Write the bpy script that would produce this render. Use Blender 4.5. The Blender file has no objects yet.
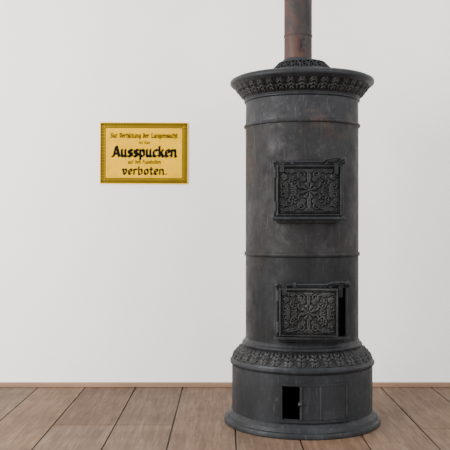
import bpy, bmesh, math, random
import numpy as np
from mathutils import Vector, Matrix
random.seed(4); rng=np.random.RandomState(3)
S=bpy.context.scene
D=4.2; SX=0.393; WALL=5.087

# ---------- helpers ----------
def new_obj(name,bm,mat,parent=None,smooth=True,ang=35):
    me=bpy.data.meshes.new(name)
    bm.normal_update()
    if smooth:
        for f in bm.faces: f.smooth=True
        for e in bm.edges:
            if len(e.link_faces)==2 and e.calc_face_angle(0)>math.radians(ang): e.smooth=False
    bm.to_mesh(me); bm.free()
    o=bpy.data.objects.new(name,me); S.collection.objects.link(o)
    if mat: me.materials.append(mat)
    if parent: o.parent=parent
    return o
def empty(name,loc=(0,0,0)):
    o=bpy.data.objects.new(name,None); S.collection.objects.link(o); o.location=loc
    return o
def lathe_into(bm,prof,seg=128,skip=None,c=(0,0),h=None,closed=False):
    rows=[]
    n=len(prof)
    for i,(r,z) in enumerate(prof):
        row=[]
        for j in range(seg):
            th=2*math.pi*j/seg
            rr=r+(h(th,i) if h else 0)
            row.append(bm.verts.new((c[0]+rr*math.sin(th),c[1]-rr*math.cos(th),z)))
        rows.append(row)
    for i in range(n-1 if not closed else n):
        a=rows[i]; b=rows[(i+1)%n]
        for j in range(seg):
            k=(j+1)%seg
            if skip and skip(2*math.pi*(j+.5)/seg,(prof[i][1]+prof[(i+1)%n][1])/2): continue
            bm.faces.new((a[j],a[k],b[k],b[j]))
    return rows
def box_into(bm,x0,x1,y0,y1,z0,z1,bev=0.0,M=None):
    t=bmesh.new()
    bmesh.ops.create_cube(t,size=1)
    for v in t.verts:
        v.co=Vector((x0+(v.co.x+.5)*(x1-x0),y0+(v.co.y+.5)*(y1-y0),z0+(v.co.z+.5)*(z1-z0)))
    if bev: bmesh.ops.bevel(t,geom=t.edges[:],offset=bev,segments=2,affect='EDGES',profile=.6)
    if M: t.transform(M)
    me=bpy.data.meshes.new('t'); t.to_mesh(me); t.free(); bm.from_mesh(me); bpy.data.meshes.remove(me)
def cyl_into(bm,p,q,r,seg=20,r2=None):
    p=Vector(p);q=Vector(q);d=q-p
    M=Matrix.Translation((p+q)/2)@d.to_track_quat('Z','Y').to_matrix().to_4x4()
    bmesh.ops.create_cone(bm,cap_ends=True,segments=seg,radius1=r,radius2=r if r2 is None else r2,depth=d.length,matrix=M)
def sph_into(bm,c,r,sc=(1,1,1)):
    bmesh.ops.create_uvsphere(bm,u_segments=16,v_segments=10,radius=r,matrix=Matrix.Translation(c)@Matrix.Diagonal((*sc,1)))
def tube_into(bm,pts,r,seg=12,closed=False):
    pts=[Vector(p) for p in pts]; n=len(pts); rows=[]
    up=None
    for i,p in enumerate(pts):
        a=pts[(i-1)%n] if (closed or i>0) else p
        b=pts[(i+1)%n] if (closed or i<n-1) else p
        t=(b-a).normalized()
        if up is None:
            up=Vector((0,0,1)) if abs(t.z)<.9 else Vector((1,0,0))
        up=(up-t*up.dot(t)).normalized(); s=t.cross(up)
        rows.append([bm.verts.new(p+r*(math.cos(2*math.pi*k/seg)*up+math.sin(2*math.pi*k/seg)*s)) for k in range(seg)])
    for i in range(n if closed else n-1):
        A=rows[i];B=rows[(i+1)%n]
        for k in range(seg): bm.faces.new((A[k],A[(k+1)%seg],B[(k+1)%seg],B[k]))
    if not closed:
        bm.faces.new(rows[0][::-1]); bm.faces.new(rows[-1])

# ---------- materials ----------
def mat(name):
    m=bpy.data.materials.new(name); m.use_nodes=True
    nt=m.node_tree; b=nt.nodes['Principled BSDF']
    return m,nt,b
def noise(nt,scale,detail=5,rough=.6,stretch=(1,1,1),dist=0,off=(0,0,0)):
    tc=nt.nodes.new('ShaderNodeTexCoord'); mp=nt.nodes.new('ShaderNodeMapping')
    mp.inputs['Scale'].default_value=stretch; mp.inputs['Location'].default_value=off
    n=nt.nodes.new('ShaderNodeTexNoise'); n.inputs['Scale'].default_value=scale
    n.inputs['Detail'].default_value=detail; n.inputs['Roughness'].default_value=rough
    n.inputs['Distortion'].default_value=dist
    nt.links.new(tc.outputs['Object'],mp.inputs['Vector']); nt.links.new(mp.outputs[0],n.inputs['Vector'])
    return n.outputs['Fac']
def ramp(nt,fac,stops):
    r=nt.nodes.new('ShaderNodeValToRGB'); e=r.color_ramp.elements
    while len(e)<len(stops): e.new(.5)
    for k,(p,c) in enumerate(stops):
        e[k].position=p; e[k].color=(*c,1) if len(c)==3 else c
    nt.links.new(fac,r.inputs['Fac']); return r.outputs['Color']
def mix(nt,a,b,fac,mode='MIX'):
    m=nt.nodes.new('ShaderNodeMix'); m.data_type='RGBA'; m.blend_type=mode
    for sock,v in ((m.inputs[0],fac),(m.inputs[6],a),(m.inputs[7],b)):
        if isinstance(v,bpy.types.NodeSocket): nt.links.new(v,sock)
        elif isinstance(v,(int,float)): sock.default_value=v
        else: sock.default_value=(*v,1)
    return m.outputs[2]
def bump(nt,b,h,strength,dist=.002):
    n=nt.nodes.new('ShaderNodeBump'); n.inputs['Strength'].default_value=strength; n.inputs['Distance'].default_value=dist
    nt.links.new(h,n.inputs['Height']); nt.links.new(n.outputs[0],b.inputs['Normal'])

def iron(name,base,light,rust,rust_lo=.58,rough=.5,metal=.25,bmp=.35,point=False,speck=3.0,patch=2.2,spec=.22,zones=False):
    m,nt,b=mat(name)
    c=ramp(nt,noise(nt,5,8,.7,(1,1,.5)),[(.40,base),(.60,light)])
    pf=ramp(nt,noise(nt,4.2,10,.78,(1,1,.6),.5,(3.1,1.2,.7)),[(.52,(0,0,0)),(.64,(.7,.7,.7))])
    c=mix(nt,c,tuple(x*patch for x in light),pf)
    rf=ramp(nt,noise(nt,3.3,9,.72,(1,1,.7),.3),[(rust_lo,(0,0,0)),(rust_lo+.08,(.8,.8,.8))])
    c=mix(nt,c,rust,rf)
    sc=ramp(nt,noise(nt,42,5,.7,(1.6,1.6,.10),0),[(.59,(0,0,0)),(.69,(.6,.6,.6))])
    c=mix(nt,c,tuple(x*speck for x in light),sc)
    sp=ramp(nt,noise(nt,45,8,.8),[(.56,(0,0,0)),(.67,(.55,.55,.55))])
    c=mix(nt,c,tuple(x*speck for x in light),sp)
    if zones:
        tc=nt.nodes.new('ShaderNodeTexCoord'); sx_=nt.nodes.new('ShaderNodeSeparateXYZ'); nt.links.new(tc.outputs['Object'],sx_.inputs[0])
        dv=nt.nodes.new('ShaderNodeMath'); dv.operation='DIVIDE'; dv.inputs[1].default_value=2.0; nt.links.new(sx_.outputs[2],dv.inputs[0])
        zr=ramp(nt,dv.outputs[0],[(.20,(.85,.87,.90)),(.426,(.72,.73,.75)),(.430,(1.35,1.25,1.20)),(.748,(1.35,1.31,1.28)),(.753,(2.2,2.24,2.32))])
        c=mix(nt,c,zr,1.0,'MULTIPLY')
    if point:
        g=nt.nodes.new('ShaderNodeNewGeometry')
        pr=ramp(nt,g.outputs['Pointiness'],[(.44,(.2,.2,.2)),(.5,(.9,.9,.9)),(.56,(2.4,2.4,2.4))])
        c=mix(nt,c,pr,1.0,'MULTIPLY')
    nt.links.new(c,b.inputs['Base Color'])
    b.inputs['Metallic'].default_value=metal; b.inputs['Specular IOR Level'].default_value=spec
    r=ramp(nt,noise(nt,12,6,.7),[(.3,(rough-.1,)*3),(.7,(rough+.18,)*3)])
    nt.links.new(r,b.inputs['Roughness'])
    bump(nt,b,noise(nt,90,6,.7),bmp,.0015)
    return m
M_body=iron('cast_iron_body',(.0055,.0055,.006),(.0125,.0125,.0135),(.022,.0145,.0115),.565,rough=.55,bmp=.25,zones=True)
M_base=iron('cast_iron_base',(.010,.0108,.012),(.0175,.0185,.021),(.019,.017,.016),.66,patch=1.8,bmp=.25)
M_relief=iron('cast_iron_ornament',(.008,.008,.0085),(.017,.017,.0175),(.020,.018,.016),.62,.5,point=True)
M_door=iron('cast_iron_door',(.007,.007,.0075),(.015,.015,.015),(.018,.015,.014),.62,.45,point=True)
m,nt,b=mat('soot_shade_black'); nt.links.new(ramp(nt,noise(nt,20),[(.3,(.001,.001,.001)),(.7,(.003,.003,.003))]),b.inputs['Base Color']); b.inputs['Roughness'].default_value=1; b.inputs['Specular IOR Level'].default_value=0.05; M_soot_shade=m  # soot, and the painted-in darkness of the fire door openings
# pipe
m,nt,b=mat('rusty_sheet_iron')
c=ramp(nt,noise(nt,8,8,.75,(1,1,.4),.5,(.2,.1,0)),[(.38,(.013,.013,.014)),(.48,(.027,.020,.019)),(.58,(.052,.024,.018)),(.72,(.075,.042,.034))])
nt.links.new(c,b.inputs['Base Color']); b.inputs['Metallic'].default_value=.05; b.inputs['Roughness'].default_value=.62; b.inputs['Specular IOR Level'].default_value=.25
bump(nt,b,noise(nt,70,6),.4,.001); M_pipe=m
# wall
m,nt,b=mat('lime_plaster')
c=ramp(nt,noise(nt,1.3,6,.6),[(.3,(.872,.850,.818)),(.7,(.91,.89,.86))])
nt.links.new(c,b.inputs['Base Color']); b.inputs['Roughness'].default_value=.92
bump(nt,b,noise(nt,9,8,.6),.25,.01); M_wall=m
# floor
m,nt,b=mat('worn_floorboards')
at=nt.nodes.new('ShaderNodeAttribute'); at.attribute_name='tone'
g=ramp(nt,noise(nt,7,8,.65,(5,.35,1),.6),[(.3,(.104,.062,.040)),(.55,(.154,.098,.065)),(.75,(.212,.146,.103))])
g2=ramp(nt,noise(nt,3,7,.7),[(.35,(.74,.73,.72)),(.65,(1.08,1.09,1.10))])
g3=ramp(nt,noise(nt,30,6,.7,(3,.25,1)),[(.3,(.74,.72,.70)),(.6,(1.05,1.05,1.05))])
c=mix(nt,g,g2,1.0,'MULTIPLY'); c=mix(nt,c,g3,1.0,'MULTIPLY'); c=mix(nt,c,at.outputs['Color'],1.0,'MULTIPLY')
nt.links.new(c,b.inputs['Base Color']); b.inputs['Roughness'].default_value=.7; b.inputs['Specular IOR Level'].default_value=.15
bump(nt,b,noise(nt,14,8,.7,(6,.4,1)),.25,.002); M_floor=m
m,nt,b=mat('floor_gap_dark'); nt.links.new(ramp(nt,noise(nt,8),[(.3,(.008,.006,.005)),(.7,(.018,.013,.010))]),b.inputs['Base Color']); M_gap=m
m,nt,b=mat('baseboard_wood'); nt.links.new(ramp(nt,noise(nt,6,7,.6,(.4,4,4)),[(.3,(.20,.115,.075)),(.7,(.29,.18,.12))]),b.inputs['Base Color']); b.inputs['Roughness'].default_value=.7; b.inputs['Specular IOR Level'].default_value=.2; M_bb=m
# sign
m,nt,b=mat('sign_yellow')
c=ramp(nt,noise(nt,7,8,.65),[(.3,(.62,.32,.0)),(.5,(.74,.41,.0)),(.75,(.79,.46,.004))])
nt.links.new(c,b.inputs['Base Color']); b.inputs['Roughness'].default_value=.8; b.inputs['Specular IOR Level'].default_value=.05; M_yel=m
m,nt,b=mat('sign_black'); nt.links.new(ramp(nt,noise(nt,40),[(.3,(.003,.004,.003)),(.7,(.008,.008,.007))]),b.inputs['Base Color']); b.inputs['Roughness'].default_value=.9; b.inputs['Specular IOR Level'].default_value=.05; M_ink=m
m,nt,b=mat('sign_border_green'); nt.links.new(ramp(nt,noise(nt,40),[(.3,(.006,.014,.006)),(.7,(.012,.022,.010))]),b.inputs['Base Color']); b.inputs['Roughness'].default_value=.9; b.inputs['Specular IOR Level'].default_value=.05; M_grn=m

# ---------- room ----------
bm=bmesh.new(); box_into(bm,-6,6,WALL,WALL+.25,-.05,3.3); new_obj('wall_back',bm,M_wall,smooth=False)
fl=empty('floor')
bm=bmesh.new(); box_into(bm,-6,6,-3,WALL+.1,-.06,-.012); new_obj('subfloor',bm,M_gap,fl,False)
bm=bmesh.new(); lay=bm.loops.layers.color.new('tone')
seams=[-1.15,-.86,-.55,-.26,.05,.35,.65,.96,1.27]
while seams[0]>-5.6: seams.insert(0,seams[0]-.31)
while seams[-1]<5.6: seams.append(seams[-1]+.31)
for i in range(len(seams)-1):
    x0,x1=seams[i]+.0034,seams[i+1]-.0034
    xm=(x0+x1)/2
    if -.86<xm<-.26: js=[4.10]
    elif -1.2<xm<-.86: js=[2.6]
    elif .96<xm<1.6: js=[4.03]
    else: js=[random.choice([1.2,2.1,2.9,3.3])]
    js=[-3]+[-.5]+js+[WALL-.004]
    for a,c_ in zip(js[:-1],js[1:]):
        n0=len(bm.faces)
        box_into(bm,x0,x1,a+.004,c_-.004,-.03,0,.0015)
        bm.faces.ensure_lookup_table()
        t=random.uniform(.88,1.06); w=random.uniform(-.03,.03)
        for f in bm.faces[n0:]:
            for l in f.loops: l[lay]=(t+w,t,t-w,1)
new_obj('floorboards',bm,M_floor,fl,False)
bm=bmesh.new()
for i in range(len(seams)-1):
    for yy in (4.07,4.13,4.95) if -.9<seams[i]<-.2 or seams[i]>.9 else (4.95,):
        for xx in (seams[i]+.05,seams[i+1]-.05):
            cyl_into(bm,(xx,yy,-.002),(xx,yy,.0006),.0035,8)
new_obj('floor_nails',bm,M_gap,fl,False)
bm=bmesh.new(); box_into(bm,-6,6,WALL-.03,WALL,0,.026,.004); new_obj('baseboard_back',bm,M_bb,smooth=False)

# ---------- stove ----------
st=empty('cast_iron_stove',(SX,D,0))
RB=.287; RD=.357
bm=bmesh.new()
lathe_into(bm,[(.30,0.0),(.392,0),(.397,.004),(.397,.020),(.393,.026),(.384,.029),(.381,.034),(.381,.040),(.376,.048),(.368,.054),(.364,.062),(RD,.066),(.30,.066)],160)
new_obj('foot_ring',bm,M_base,st)
th0,th1=math.radians(-19.8),math.radians(-6.5); za,zb=.088,.240
def skip(th,z):
    t=th if th<math.pi else th-2*math.pi
    return th0<t<th1 and za<z<zb
bm=bmesh.new()
zs=[.06,za]+[za+(zb-za)*k/6 for k in range(1,7)]+[.27,.296]
lathe_into(bm,[(RD,z) for z in zs],540,skip)
new_obj('base_drum',bm,M_base,st)
bm=bmesh.new()
lathe_into(bm,[(.0005,.062),(RD-.012,.062),(RD-.012,.29),(.0005,.29)],96)
rm=[f for f in bm.faces if abs(f.calc_center_median().z-.176)<.05 and th0-.06<math.atan2(f.calc_center_median().x,-f.calc_center_median().y)<th1+.06]
bmesh.ops.delete(bm,geom=rm,context='FACES')
new_obj('ash_chamber_lining',bm,M_soot_shade,st)
def curved_plate(bm,t0,t1,z0,z1,r0,r1,n=24):
    A=[]
    for k in range(n+1):
        t=t0+(t1-t0)*k/n
        A.append([bm.verts.new((r*math.sin(t),-r*math.cos(t),z)) for r,z in ((r0,z0),(r1,z0),(r1,z1),(r0,z1))])
    for k in range(n):
        for j in range(4):
            bm.faces.new((A[k][j],A[k+1][j],A[k+1][(j+1)%4],A[k][(j+1)%4]))
    bm.faces.new(A[0][::-1]); bm.faces.new(A[-1])
rad=math.radians
bm=bmesh.new()
curved_plate(bm,rad(-22),rad(33.5),.244,.256,RD-.002,RD+.009)
curved_plate(bm,rad(-22),rad(33.5),.072,.084,RD-.002,RD+.009)
curved_plate(bm,rad(-22),rad(-20),.084,.244,RD-.002,RD+.007,3)
curved_plate(bm,rad(31.8),rad(33.5),.084,.244,RD-.002,RD+.007,3)
new_obj('ash_door_frame',bm,M_base,st)
bm=bmesh.new()
curved_plate(bm,rad(-6.8),rad(31.6),.085,.243,RD+.0005,RD+.005)
new_obj('ash_slide_plate',bm,M_base,st)
bm=bmesh.new()
curved_plate(bm,rad(-6.8),rad(-5.2),.086,.242,RD+.004,RD+.010,3)
for a in (rad(8),rad(30)): curved_plate(bm,a,a+rad(1.2),.086,.242,RD+.004,RD+.0075,3)
p=(math.sin(rad(-7))*RD,-math.cos(rad(-7))*RD)
cyl_into(bm,(p[0],p[1]+.005,.165),(p[0],p[1]-.03,.165),.006); sph_into(bm,(p[0],p[1]-.034,.165),.011)
new_obj('ash_slide_trim',bm,M_door,st)
bm=bmesh.new()
lathe_into(bm,[(.34,.292),(RD+.001,.293),(RD+.004,.297),(RD+.008,.301),(RD+.010,.307),(RD+.009,.314),(RD+.004,.318),(RD+.003,.322),(RD+.001,.328),(.34,.331)],160)
new_obj('base_rim',bm,M_base,st)
def leafh(N,amp,flip=False):
    def f(th,t):
        u=(th*N/(2*math.pi))%1.0
        if flip:t=1-t
        x=abs(u-.5)*2
        w=.78*math.sin(math.pi*min(1,max(0,.12+.85*t)))**.6*(1+.16*math.cos(t*22))
        leaf=max(0,1-(x/max(w,.05))**2)**.5 if x<w else 0
        vein=-.45*math.exp(-(x/.1)**2)
        lob=.25*math.cos((t*4.2-x*1.3)*2*math.pi)
        q=((1-x)/.26)**2+((t-.72)/.22)**2
        e=(1-q)**.5 if q<1 else 0
        env=min(1,6*t,6*(1-t))
        return amp*env*(leaf*(1+vein+lob)+.9*e)
    return f
def frieze(name,r0,z0,r1,z1,N,amp,curv,flip=False):
    n=26; lf=leafh(N,amp,flip)
    prof=[]
    for i in range(n+1):
        t=i/n; prof.append((r0+(r1-r0)*t+curv*math.sin(math.pi*t),z0+(z1-z0)*t))
    bm=bmesh.new(); lathe_into(bm,prof,N*24,h=lambda th,i:lf(th,i/n))
    return new_obj(name,bm,M_relief,st,True,60)
frieze('lower_leaf_frieze',.352,.329,.296,.394,34,.012,.003)
bm=bmesh.new()
lathe_into(bm,[(.27,.389),(.300,.390),(.305,.395),(.306,.401),(.303,.407),(.297,.410),(.293,.415),(.291,.423),(RB,.427),(.27,.427)],160)
new_obj('lower_collar',bm,M_base,st)
zj=1-30/209.7
bm=bmesh.new()
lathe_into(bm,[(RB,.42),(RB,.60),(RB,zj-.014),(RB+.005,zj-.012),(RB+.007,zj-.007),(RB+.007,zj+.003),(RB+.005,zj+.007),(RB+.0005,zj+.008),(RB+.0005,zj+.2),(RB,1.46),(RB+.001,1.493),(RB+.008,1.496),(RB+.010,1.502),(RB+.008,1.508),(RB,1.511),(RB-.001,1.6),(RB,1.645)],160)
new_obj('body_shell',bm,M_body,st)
dz=-.018
bm=bmesh.new()
lathe_into(bm,[(.27,1.640+dz),(RB+.001,1.641+dz),(RB+.007,1.645+dz),(RB+.008,1.651+dz),(RB+.004,1.657+dz),(RB+.004,1.663+dz),(.27,1.664+dz)],160)
new_obj('upper_collar',bm,M_base,st)
frieze('upper_leaf_frieze',.291,1.660+dz,.341,1.720+dz,38,.011,-.004,True)
bm=bmesh.new()
lathe_into(bm,[(.32,1.717+dz),(.347,1.718+dz),(.352,1.722+dz),(.356,1.726+dz),(.362,1.730+dz),(.366,1.737+dz),(.366,1.747+dz),(.363,1.753+dz),(.356,1.756+dz),(.350,1.757+dz),(.345,1.762+dz),(.335,1.764+dz),(.27,1.772+dz),(.20,1.782+dz),(.165,1.788+dz),(.16,1.79+dz),(.0005,1.80+dz)],160)
new_obj('cornice_top',bm,M_base,st)
bm=bmesh.new()
lathe_into(bm,[(.15,1.783),(.166,1.785),(.166,1.795),(.158,1.80),(.150,1.80)],96)
lathe_into(bm,[(.105,1.837),(.120,1.833),(.124,1.836),(.120,1.842),(.09,1.850),(.075,1.852)],96)
N=22
for k in range(N):
    t=2*math.pi*k/N
    def P(a,b):
        r=.158-.04*b; return (r*math.sin(t+a),-r*math.cos(t+a),1.797+.040*b)
    da=math.pi/N
    pts=[P(-da,0),P(-da*.95,.35),P(-da*.6,.7),P(0,1),P(da*.6,.7),P(da*.95,.35),P(da,0)]
    tube_into(bm,pts,.0045,6)
    tube_into(bm,[P(math.cos(a)*da*.45,.36+.22*math.sin(a)) for a in [2*math.pi*q/10 for q in range(10)]],.003,6,True)
bm.transform(Matrix.Translation((0,0,-.014)))
new_obj('pierced_crown',bm,M_base,st)
bm=bmesh.new(); lathe_into(bm,[(.13,1.775),(.10,1.825),(.07,1.835)],64); new_obj('crown_core',bm,M_soot_shade,st)

# ----- relief door panel -----
def curves():
    C=[]
    def spiral(cx,cz,r,a0,turns,dirn):
        n=60
        for k in range(n):
            s=k/(n-1); rr=r*(1-s)**.85+.015; a=a0+dirn*turns*2*math.pi*s
            C.append((cx+rr*math.cos(a),cz+rr*math.sin(a),.036*(1-.4*s)))
    def bez(p0,p1,p2,w0,w1,n=30):
        for k in range(n):
            s=k/(n-1); C.append(((1-s)**2*p0[0]+2*s*(1-s)*p1[0]+s*s*p2[0],(1-s)**2*p0[1]+2*s*(1-s)*p1[1]+s*s*p2[1],w0+(w1-w0)*s))
    def leaf(px_,pz_,a,L):
        for o,l in ((-.9,.6),(-.45,.85),(0,1),(.45,.85),(.9,.6)):
            aa=a+o; bez((px_,pz_),(px_+L*l*.5*math.cos(aa),pz_+L*l*.5*math.sin(aa)),(px_+L*l*math.cos(aa),pz_+L*l*math.sin(aa)),.020,.034,8)
    def flower(cx,cz,r,n=6):
        for q in range(n):
            a=2*math.pi*q/n+.3
            bez((cx+.35*r*math.cos(a),cz+.35*r*math.sin(a)),(cx+.6*r*math.cos(a),cz+.6*r*math.sin(a)),(cx+r*math.cos(a),cz+r*math.sin(a)),r*.12,r*.34,6)
        C.append((cx,cz,r*.28))
    for sx in (-1,1):
        for sz in (-1,1):
            def sp(cx,cz,r,a,t,d):
                a=a if sx>0 else math.pi-a; d=d*sx
                a=a if sz>0 else -a; d=d*sz
                spiral(sx*cx,sz*cz,r,a,t,d)
            def lf(x,z,a,L):
                a=a if sx>0 else math.pi-a
                a=a if sz>0 else -a
                leaf(sx*x,sz*z,a,L)
            sp(.58,.34,.20,math.pi*1.1,.8,1); flower(sx*.58,sz*.34,.12)
            sp(.25,.52,.12,0,1.1,1)
            sp(.95,.54,.10,math.pi/2,1.0,-1)
            sp(.92,.16,.10,math.pi,1.1,1)
            bez((sx*.2,sz*.10),(sx*.38,sz*.02),(sx*.40,sz*.26),.045,.035)
            bez((sx*.40,sz*.60),(sx*.65,sz*.72),(sx*.95,sz*.66),.035,.025)
            bez((sx*.02,sz*.26),(sx*.06,sz*.5),(sx*.0,sz*.7),.045,.025)
            lf(.58,.56,1.3,.17); lf(.78,.40,.5,.19); lf(.10,.60,1.9,.15); lf(.44,.08,-.1,.20)
            lf(.74,.10,-.6,.15); lf(.84,.62,2.6,.14); lf(.38,.42,2.3,.16); lf(.74,.22,-.4,.14); lf(.16,.30,1.0,.16)
    flower(0,0,.23,8)
    return np.array(C)
CUR=curves()
def relief_grid(w,h,amp,nx=200,nz=156):
    xs=np.linspace(-1,1,nx); zs=np.linspace(-1,1,nz)
    X,Zz=np.meshgrid(xs*1.15,zs*.86)
    H=np.zeros_like(X)
    for cx,cz,r in CUR:
        d2=((X-cx)**2+(Zz-cz)**2)/(r*r)
        H=np.maximum(H,np.where(d2<1,np.sqrt(np.maximum(0,1-d2)),0))
    X2,Z2=np.meshgrid(xs,zs)
    e=np.minimum((1-np.abs(X2))*w/2,(1-np.abs(Z2))*h/2)
    bead=np.where(e<.009,1.3+0*e,0)
    rope=np.where((e>=.011)&(e<.017),.55+.35*np.sin((X2*w/2+Z2*h/2)*900),0)
    H=np.where(e<.019,np.maximum(bead,rope),H)
    H=H*np.minimum(1,e/.002)
    return xs,zs,H*amp
def relief_panel(name,w,h,thick,amp,M,parent):
    xs,zs,H=relief_grid(w,h,amp)
    bm=bmesh.new(); V=[]
    for j in range(len(zs)):
        V.append([bm.verts.new((xs[i]*w/2,-thick-H[j,i],zs[j]*h/2)) for i in range(len(xs))])
    for j in range(len(zs)-1):
        for i in range(len(xs)-1): bm.faces.new((V[j][i],V[j][i+1],V[j+1][i+1],V[j+1][i]))
    box_into(bm,-w/2,w/2,-thick+.0002,0,-h/2,h/2)
    bm.transform(M)
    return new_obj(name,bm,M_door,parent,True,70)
def fire_door(prefix,x0,x1,z0,z1,px0,px1,pz0,pz1,ang,yf):
    yb=-RB+.09
    bm=bmesh.new(); t=.012
    box_into(bm,x0,x1,yf,yb,z1-t,z1,.003); box_into(bm,x0-.008,x1+.008,yf-.022,yb,z0-.005,z0+t-.002,.004)
    box_into(bm,x0,x0+t,yf,yb,z0+.005,z1-.005,.003); box_into(bm,x1-t,x1,yf,yb,z0+.005,z1-.005,.003)
    box_into(bm,x0+.012,x1-.012,yf+.010,yb,z0-.020,z0+.002,.004)
    new_obj(prefix+'_frame',bm,M_base,st)
    bm=bmesh.new(); box_into(bm,x0+.008,x1-.008,-RB-.004,yb,z0+.008,z1-.008); new_obj(prefix+'_opening_shade',bm,M_soot_shade,st,False)  # solid black block paints the shade inside an opening that is not cut
    w=px1-px0; h=pz1-pz0
    M=Matrix.Translation((px0,yf-.004,0))@Matrix.Rotation(-ang,4,'Z')@Matrix.Translation((w/2,0,(pz0+pz1)/2))
    relief_panel(prefix+'_panel',w,h,.009,.0075,M,st)
    bm=bmesh.new()
    for zz in (pz0+.04,pz1-.04):
        cyl_into(bm,(px0-.006,yf-.014,zz-.02),(px0-.006,yf-.014,zz+.02),.008)
        sph_into(bm,(px0-.006,yf-.014,zz+.022),.008)
    zr=z1+.006
    cyl_into(bm,(x0+.006,yf-.022,zr),(x1-.004,yf-.022,zr),.0055)
    for xx in (x0+.03,x0+.085,x1-.085,x1-.03):
        box_into(bm,xx-.007,xx+.007,yf-.031,yf+.02,zr-.014,zr+.011,.003)
    sph_into(bm,(x0+.004,yf-.022,zr),.011); sph_into(bm,(x1-.002,yf-.022,zr),.012)
    tube_into(bm,[(x1-.10,yf-.024,zr),(x1-.085,yf-.05,zr+.010),(x1-.045,yf-.062,zr+.015),(x1-.012,yf-.056,zr+.010)],.0065,10)
    sph_into(bm,(x1-.010,yf-.056,zr+.010),.012)
    box_into(bm,x0+.026,x0+.048,yf-.028,yf-.008,zr-.050,zr,.004)
    box_into(bm,x1-.048,x1-.028,yf-.030,yf-.008,zr-.060,zr,.004)
    new_obj(prefix+'_hardware',bm,M_base,st)
yf=-(RB+.026)
fire_door('upper_fire_door',-.162,.169,1.030,1.292,-.150,.157,1.043,1.284,0.0,yf)
fire_door('lower_fire_door',-.150,.189,.462,.712,-.136,.140,.474,.702,rad(7),yf)

# ---------- stove pipe ----------
sp=empty('stove_pipe')
PX,PY=.374,4.2; PR=.071
bm=bmesh.new()
pts=[(PX,PY,1.79),(PX,PY,2.0),(PX,PY,2.3),(PX,PY,2.55)]
for k in range(1,9):
    a=k/8*math.pi/2; pts.append((PX,PY+.18*(1-math.cos(a)),2.55+.18*math.sin(a)))
pts+= [(PX,WALL+.02,2.73)]
tube_into(bm,pts,PR,48); new_obj('pipe_run',bm,M_pipe,sp)
bm=bmesh.new()
lathe_into(bm,[(PR,1.815),(PR+.008,1.817),(PR+.009,1.838),(PR+.004,1.846),(PR,1.847)],64,c=(PX,PY))
new_obj('pipe_socket',bm,M_base,sp)
bm=bmesh.new()
lathe_into(bm,[(PR,2.40),(PR+.004,2.402),(PR+.004,2.43),(PR,2.432)],64,c=(PX,PY))
lathe_into(bm,[(PR,1.962),(PR+.0025,1.963),(PR+.0025,1.968),(PR,1.969)],64,c=(PX,PY))
new_obj('pipe_collars',bm,M_pipe,sp)
bm=bmesh.new()
fx,fy=PX+.02,PY-PR
cyl_into(bm,(fx,fy+.02,1.905),(fx,fy-.022,1.905),.007); box_into(bm,fx-.006,fx+.006,fy-.026,fy-.016,1.872,1.935,.003); sph_into(bm,(fx,fy-.021,1.935),.009)
new_obj('damper_key',bm,M_base,sp)
bm=bmesh.new()
rows=lathe_into(bm,[(PR,0),(PR+.06,0),(PR+.06,.006),(PR+.02,.012),(PR,.03)],48)
bm.transform(Matrix.Translation((PX,WALL,2.73))@Matrix.Rotation(math.pi/2,4,'X')); new_obj('wall_rosette',bm,M_pipe,sp)

# ---------- sign ----------
K=1/161.2
sg=empty('enamel_warning_sign',((144-225)*K,WALL,1+(225-153.2)*K)); sg.rotation_euler=(0,rad(.25),0)
W,Hh=88*K,61.5*K
bm=bmesh.new(); box_into(bm,-W/2,W/2,-.008,-.001,-Hh/2,Hh/2,.0015); new_obj('plate',bm,M_yel,sg,False)
def quad(bm,pts,y): bm.faces.new([bm.verts.new((p[0],y,p[1])) for p in pts])
def rect(bm,x0,x1,z0,z1,y): quad(bm,[(x0,z0),(x1,z0),(x1,z1),(x0,z1)],y)
def ringrect(bm,a,b,t,y):
    rect(bm,-a,a,b-t,b,y);rect(bm,-a,a,-b,-b+t,y);rect(bm,-a,-a+t,-b+t,b-t,y);rect(bm,a-t,a,-b+t,b-t,y)
bm=bmesh.new()
a,b_=W/2-1.0*K,Hh/2-1.0*K; bw=4.4*K
ringrect(bm,a,b_,.9*K,-.0084); ringrect(bm,a-bw+.5*K,b_-bw+.5*K,.9*K,-.0084)
def lozenge(cx,cz,r):
    n=10; o=[(cx+r*math.cos(2*math.pi*k/n),cz+r*math.sin(2*math.pi*k/n)) for k in range(n)]
    i_=[(cx+r*.3*math.cos(2*math.pi*k/n),cz+r*.3*math.sin(2*math.pi*k/n)) for k in range(n)]
    for k in range(n): quad(bm,[o[k],o[(k+1)%n],i_[(k+1)%n],i_[k]],-.0084)
cx_=a-bw/2; cz_=b_-bw/2; nx=26; nz=17
for k in range(nx+1):
    x=-cx_+2*cx_*k/nx; lozenge(x,cz_,1.6*K); lozenge(x,-cz_,1.6*K)
for k in range(1,nz):
    z=-cz_+2*cz_*k/nz; lozenge(cx_,z,1.6*K); lozenge(-cx_,z,1.6*K)
new_obj('border_ornament',bm,M_grn,sg,False)
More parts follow.
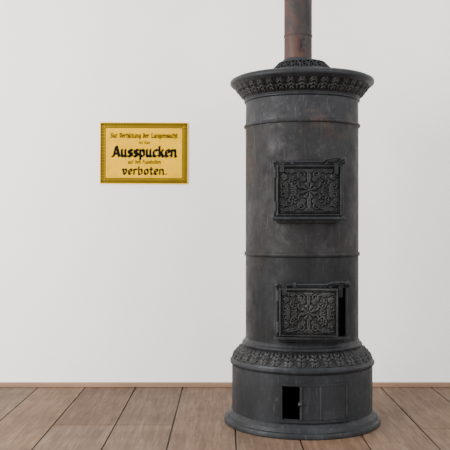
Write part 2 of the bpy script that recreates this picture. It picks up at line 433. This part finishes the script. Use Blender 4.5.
G={
'a':(.88,[[(.14,.86),(.38,1),(.64,.84),(.64,.1),(.78,0)],[(.64,.55),(.3,.52),(.12,.3),(.2,.04),(.4,0),(.62,.2)]]),
'b':(.85,[[(.12,1.45),(.12,.05),(.4,0),(.64,.2),(.64,.75),(.45,1),(.12,.8)]]),
'c':(.76,[[(.62,.85),(.4,1),(.12,.75),(.12,.2),(.35,0),(.62,.12)]]),
'd':(.86,[[(.15,1.42),(.45,1.2),(.66,.75),(.66,.2),(.4,0),(.12,.2),(.12,.7),(.35,.95),(.6,.85)]]),
'e':(.76,[[(.15,.45),(.62,.62),(.55,.9),(.38,1),(.12,.75),(.12,.2),(.35,0),(.62,.15)]]),
'f':(.6,[[(.62,1.35),(.4,1.45),(.25,1.25),(.25,0)],[(.05,.95),(.5,.95)]]),
'g':(.86,[[(.6,.9),(.35,1),(.12,.75),(.12,.3),(.35,.1),(.6,.25)],[(.62,1),(.62,-.2),(.4,-.42),(.1,-.3)]]),
'h':(.85,[[(.12,1.45),(.12,0)],[(.12,.8),(.42,1),(.64,.8),(.64,.1),(.5,-.25)]]),
'i':(.42,[[(.12,1),(.12,.08),(.26,0)],[(.1,1.32),(.18,1.36)]]),
'k':(.84,[[(.12,1.45),(.12,0)],[(.12,.45),(.4,.65),(.6,1)],[(.3,.6),(.62,.05),(.74,0)]]),
'n':(.9,[[(.12,1),(.12,0)],[(.12,.8),(.42,1),(.64,.8),(.64,.05),(.76,0)]]),
'o':(.84,[[(.4,1),(.12,.75),(.12,.2),(.4,0),(.66,.22),(.66,.78),(.4,1)]]),
'p':(.86,[[(.12,1),(.12,-.42)],[(.12,.8),(.42,1),(.66,.75),(.66,.2),(.4,0),(.12,.15)]]),
'r':(.68,[[(.12,1),(.12,0)],[(.12,.8),(.35,1),(.56,.88)]]),
's':(.76,[[(.62,.86),(.36,1),(.12,.84),(.16,.62),(.58,.40),(.62,.16),(.38,0),(.1,.14)]]),
't':(.6,[[(.22,1.35),(.22,.15),(.38,0),(.54,.1)],[(.03,.97),(.5,.97)]]),
'u':(.9,[[(.12,1),(.12,.2),(.34,0),(.62,.2)],[(.62,1),(.62,.08),(.76,0)]]),
'v':(.84,[[(.03,1.0),(.16,.9),(.30,.06),(.42,.0),(.68,.5),(.62,.92),(.46,1)]]),
'A':(1.16,[[(.0,.05),(.2,.05),(.52,1.42),(.62,1.42),(.98,.05),(1.08,.05)],[(.30,.42),(.85,.42)]]),
'Z':(.95,[[(.1,1.3),(.45,1.42),(.78,1.3),(.3,.75),(.7,.5),(.6,.05),(.3,-.05),(.08,.1)]]),
'V':(1.0,[[(.05,1.3),(.25,1.4),(.3,.3),(.5,0),(.85,.4),(.85,1.1),(.55,1.4)]]),
'L':(.9,[[(.55,1.3),(.35,1.42),(.22,1.1),(.3,.3),(.1,.0),(.45,.1),(.8,0)]]),
'F':(.85,[[(.1,1.2),(.3,1.42),(.8,1.38)],[(.32,1.4),(.32,.15),(.08,0)],[(.32,.75),(.68,.8)]]),
'.':(.35,[[(.10,.06),(.20,.10)]]),
' ':(.5,[]),
}
G['ü']=(.9,G['u'][1]+[[(.15,1.3),(.2,1.34)],[(.52,1.3),(.57,1.34)]])
def hull(P):
    P=sorted(set((round(x,7),round(z,7)) for x,z in P))
    def half(Q):
        o=[]
        for p in Q:
            while len(o)>1 and (o[-1][0]-o[-2][0])*(p[1]-o[-2][1])-(o[-1][1]-o[-2][1])*(p[0]-o[-2][0])<=0:o.pop()
            o.append(p)
        return o[:-1]
    return half(P)+half(P[::-1])
def text(name,s,x0,x1,base,xh,nib,mat_=M_ink,tr=.04):
    adv=sum(G[c][0]+tr for c in s)-tr-.1
    sx=(x1-x0)/adv
    an=rad(28); nx_,nz_=nib*math.cos(an)/2,nib*math.sin(an)/2; th=nib*.24
    N=[(nx_,nz_+th),(nx_,nz_-th),(-nx_,-nz_-th),(-nx_,-nz_+th)]
    bm=bmesh.new(); cx=x0; lv=0
    for c in s:
        ad,sts=G[c]
        for q in sts:
            for p0,p1 in zip(q[:-1],q[1:]):
                P=[(cx+p[0]*sx+a*xh,base+p[1]*xh+b*xh) for p in (p0,p1) for a,b in N]
                lv+=1
                quad(bm,hull(P),-.00835-.0000015*(lv%40))
        cx+=(ad+tr)*sx
    new_obj(name,bm,mat_,sg,False)
def px(x): return (x-144)*K
def pz(y): return (153.2-y)*K
text('line_zur_verhuetung','Zur Verhütung der Lungensucht',px(110.5),px(177.5),pz(137.8),3.1*K,.32)
text('line_ist_das','ist das',px(139),px(150),pz(144.0),2.1*K,.28)
text('line_ausspucken','Ausspucken',px(112.5),px(176.5),pz(156.8),7.0*K,.38,tr=.07)
text('line_auf_den_fussboden','auf den Fussboden',px(128),px(161),pz(163.7),2.5*K,.28)
text('line_verboten','verboten.',px(122.5),px(167),pz(174.5),5.3*K,.36,tr=.09)
bm=bmesh.new()
for sx in (-1,1):
    for sz in (-1,1): sph_into(bm,(sx*(W/2-.009),-.008,sz*(Hh/2-.009)),.0035,(1,.5,1))
new_obj('mounting_screws',bm,M_grn,sg)

# ---------- light ----------
w=bpy.data.worlds.new('World'); S.world=w; w.use_nodes=True
bg=w.node_tree.nodes['Background']; bg.inputs[0].default_value=(.99,.988,.985,1); bg.inputs[1].default_value=1.9
def area(name,loc,tgt,sx,sy,e,col):
    l=bpy.data.lights.new(name,'AREA'); l.shape='RECTANGLE'; l.size=sx; l.size_y=sy; l.energy=e; l.color=col
    o=bpy.data.objects.new(name,l); S.collection.objects.link(o); o.location=loc
    o.rotation_euler=(Vector(tgt)-Vector(loc)).to_track_quat('-Z','Y').to_euler()
area('window_light_left',(-4.2,1.6,2.0),(0.2,4.6,1.0),1.6,2.2,450,(1,.985,.96))
area('fill_light_right',(3.6,.5,2.0),(.6,4.6,1.0),1.6,2.0,120,(.99,.99,1))  # weak fill added from the right, no window behind it

cam=bpy.data.cameras.new('Camera'); cam.sensor_width=36; cam.lens=820/450*36
co=bpy.data.objects.new('Camera',cam); S.collection.objects.link(co)
co.location=(0,0,1); co.rotation_euler=(math.pi/2,0,0); S.camera=co
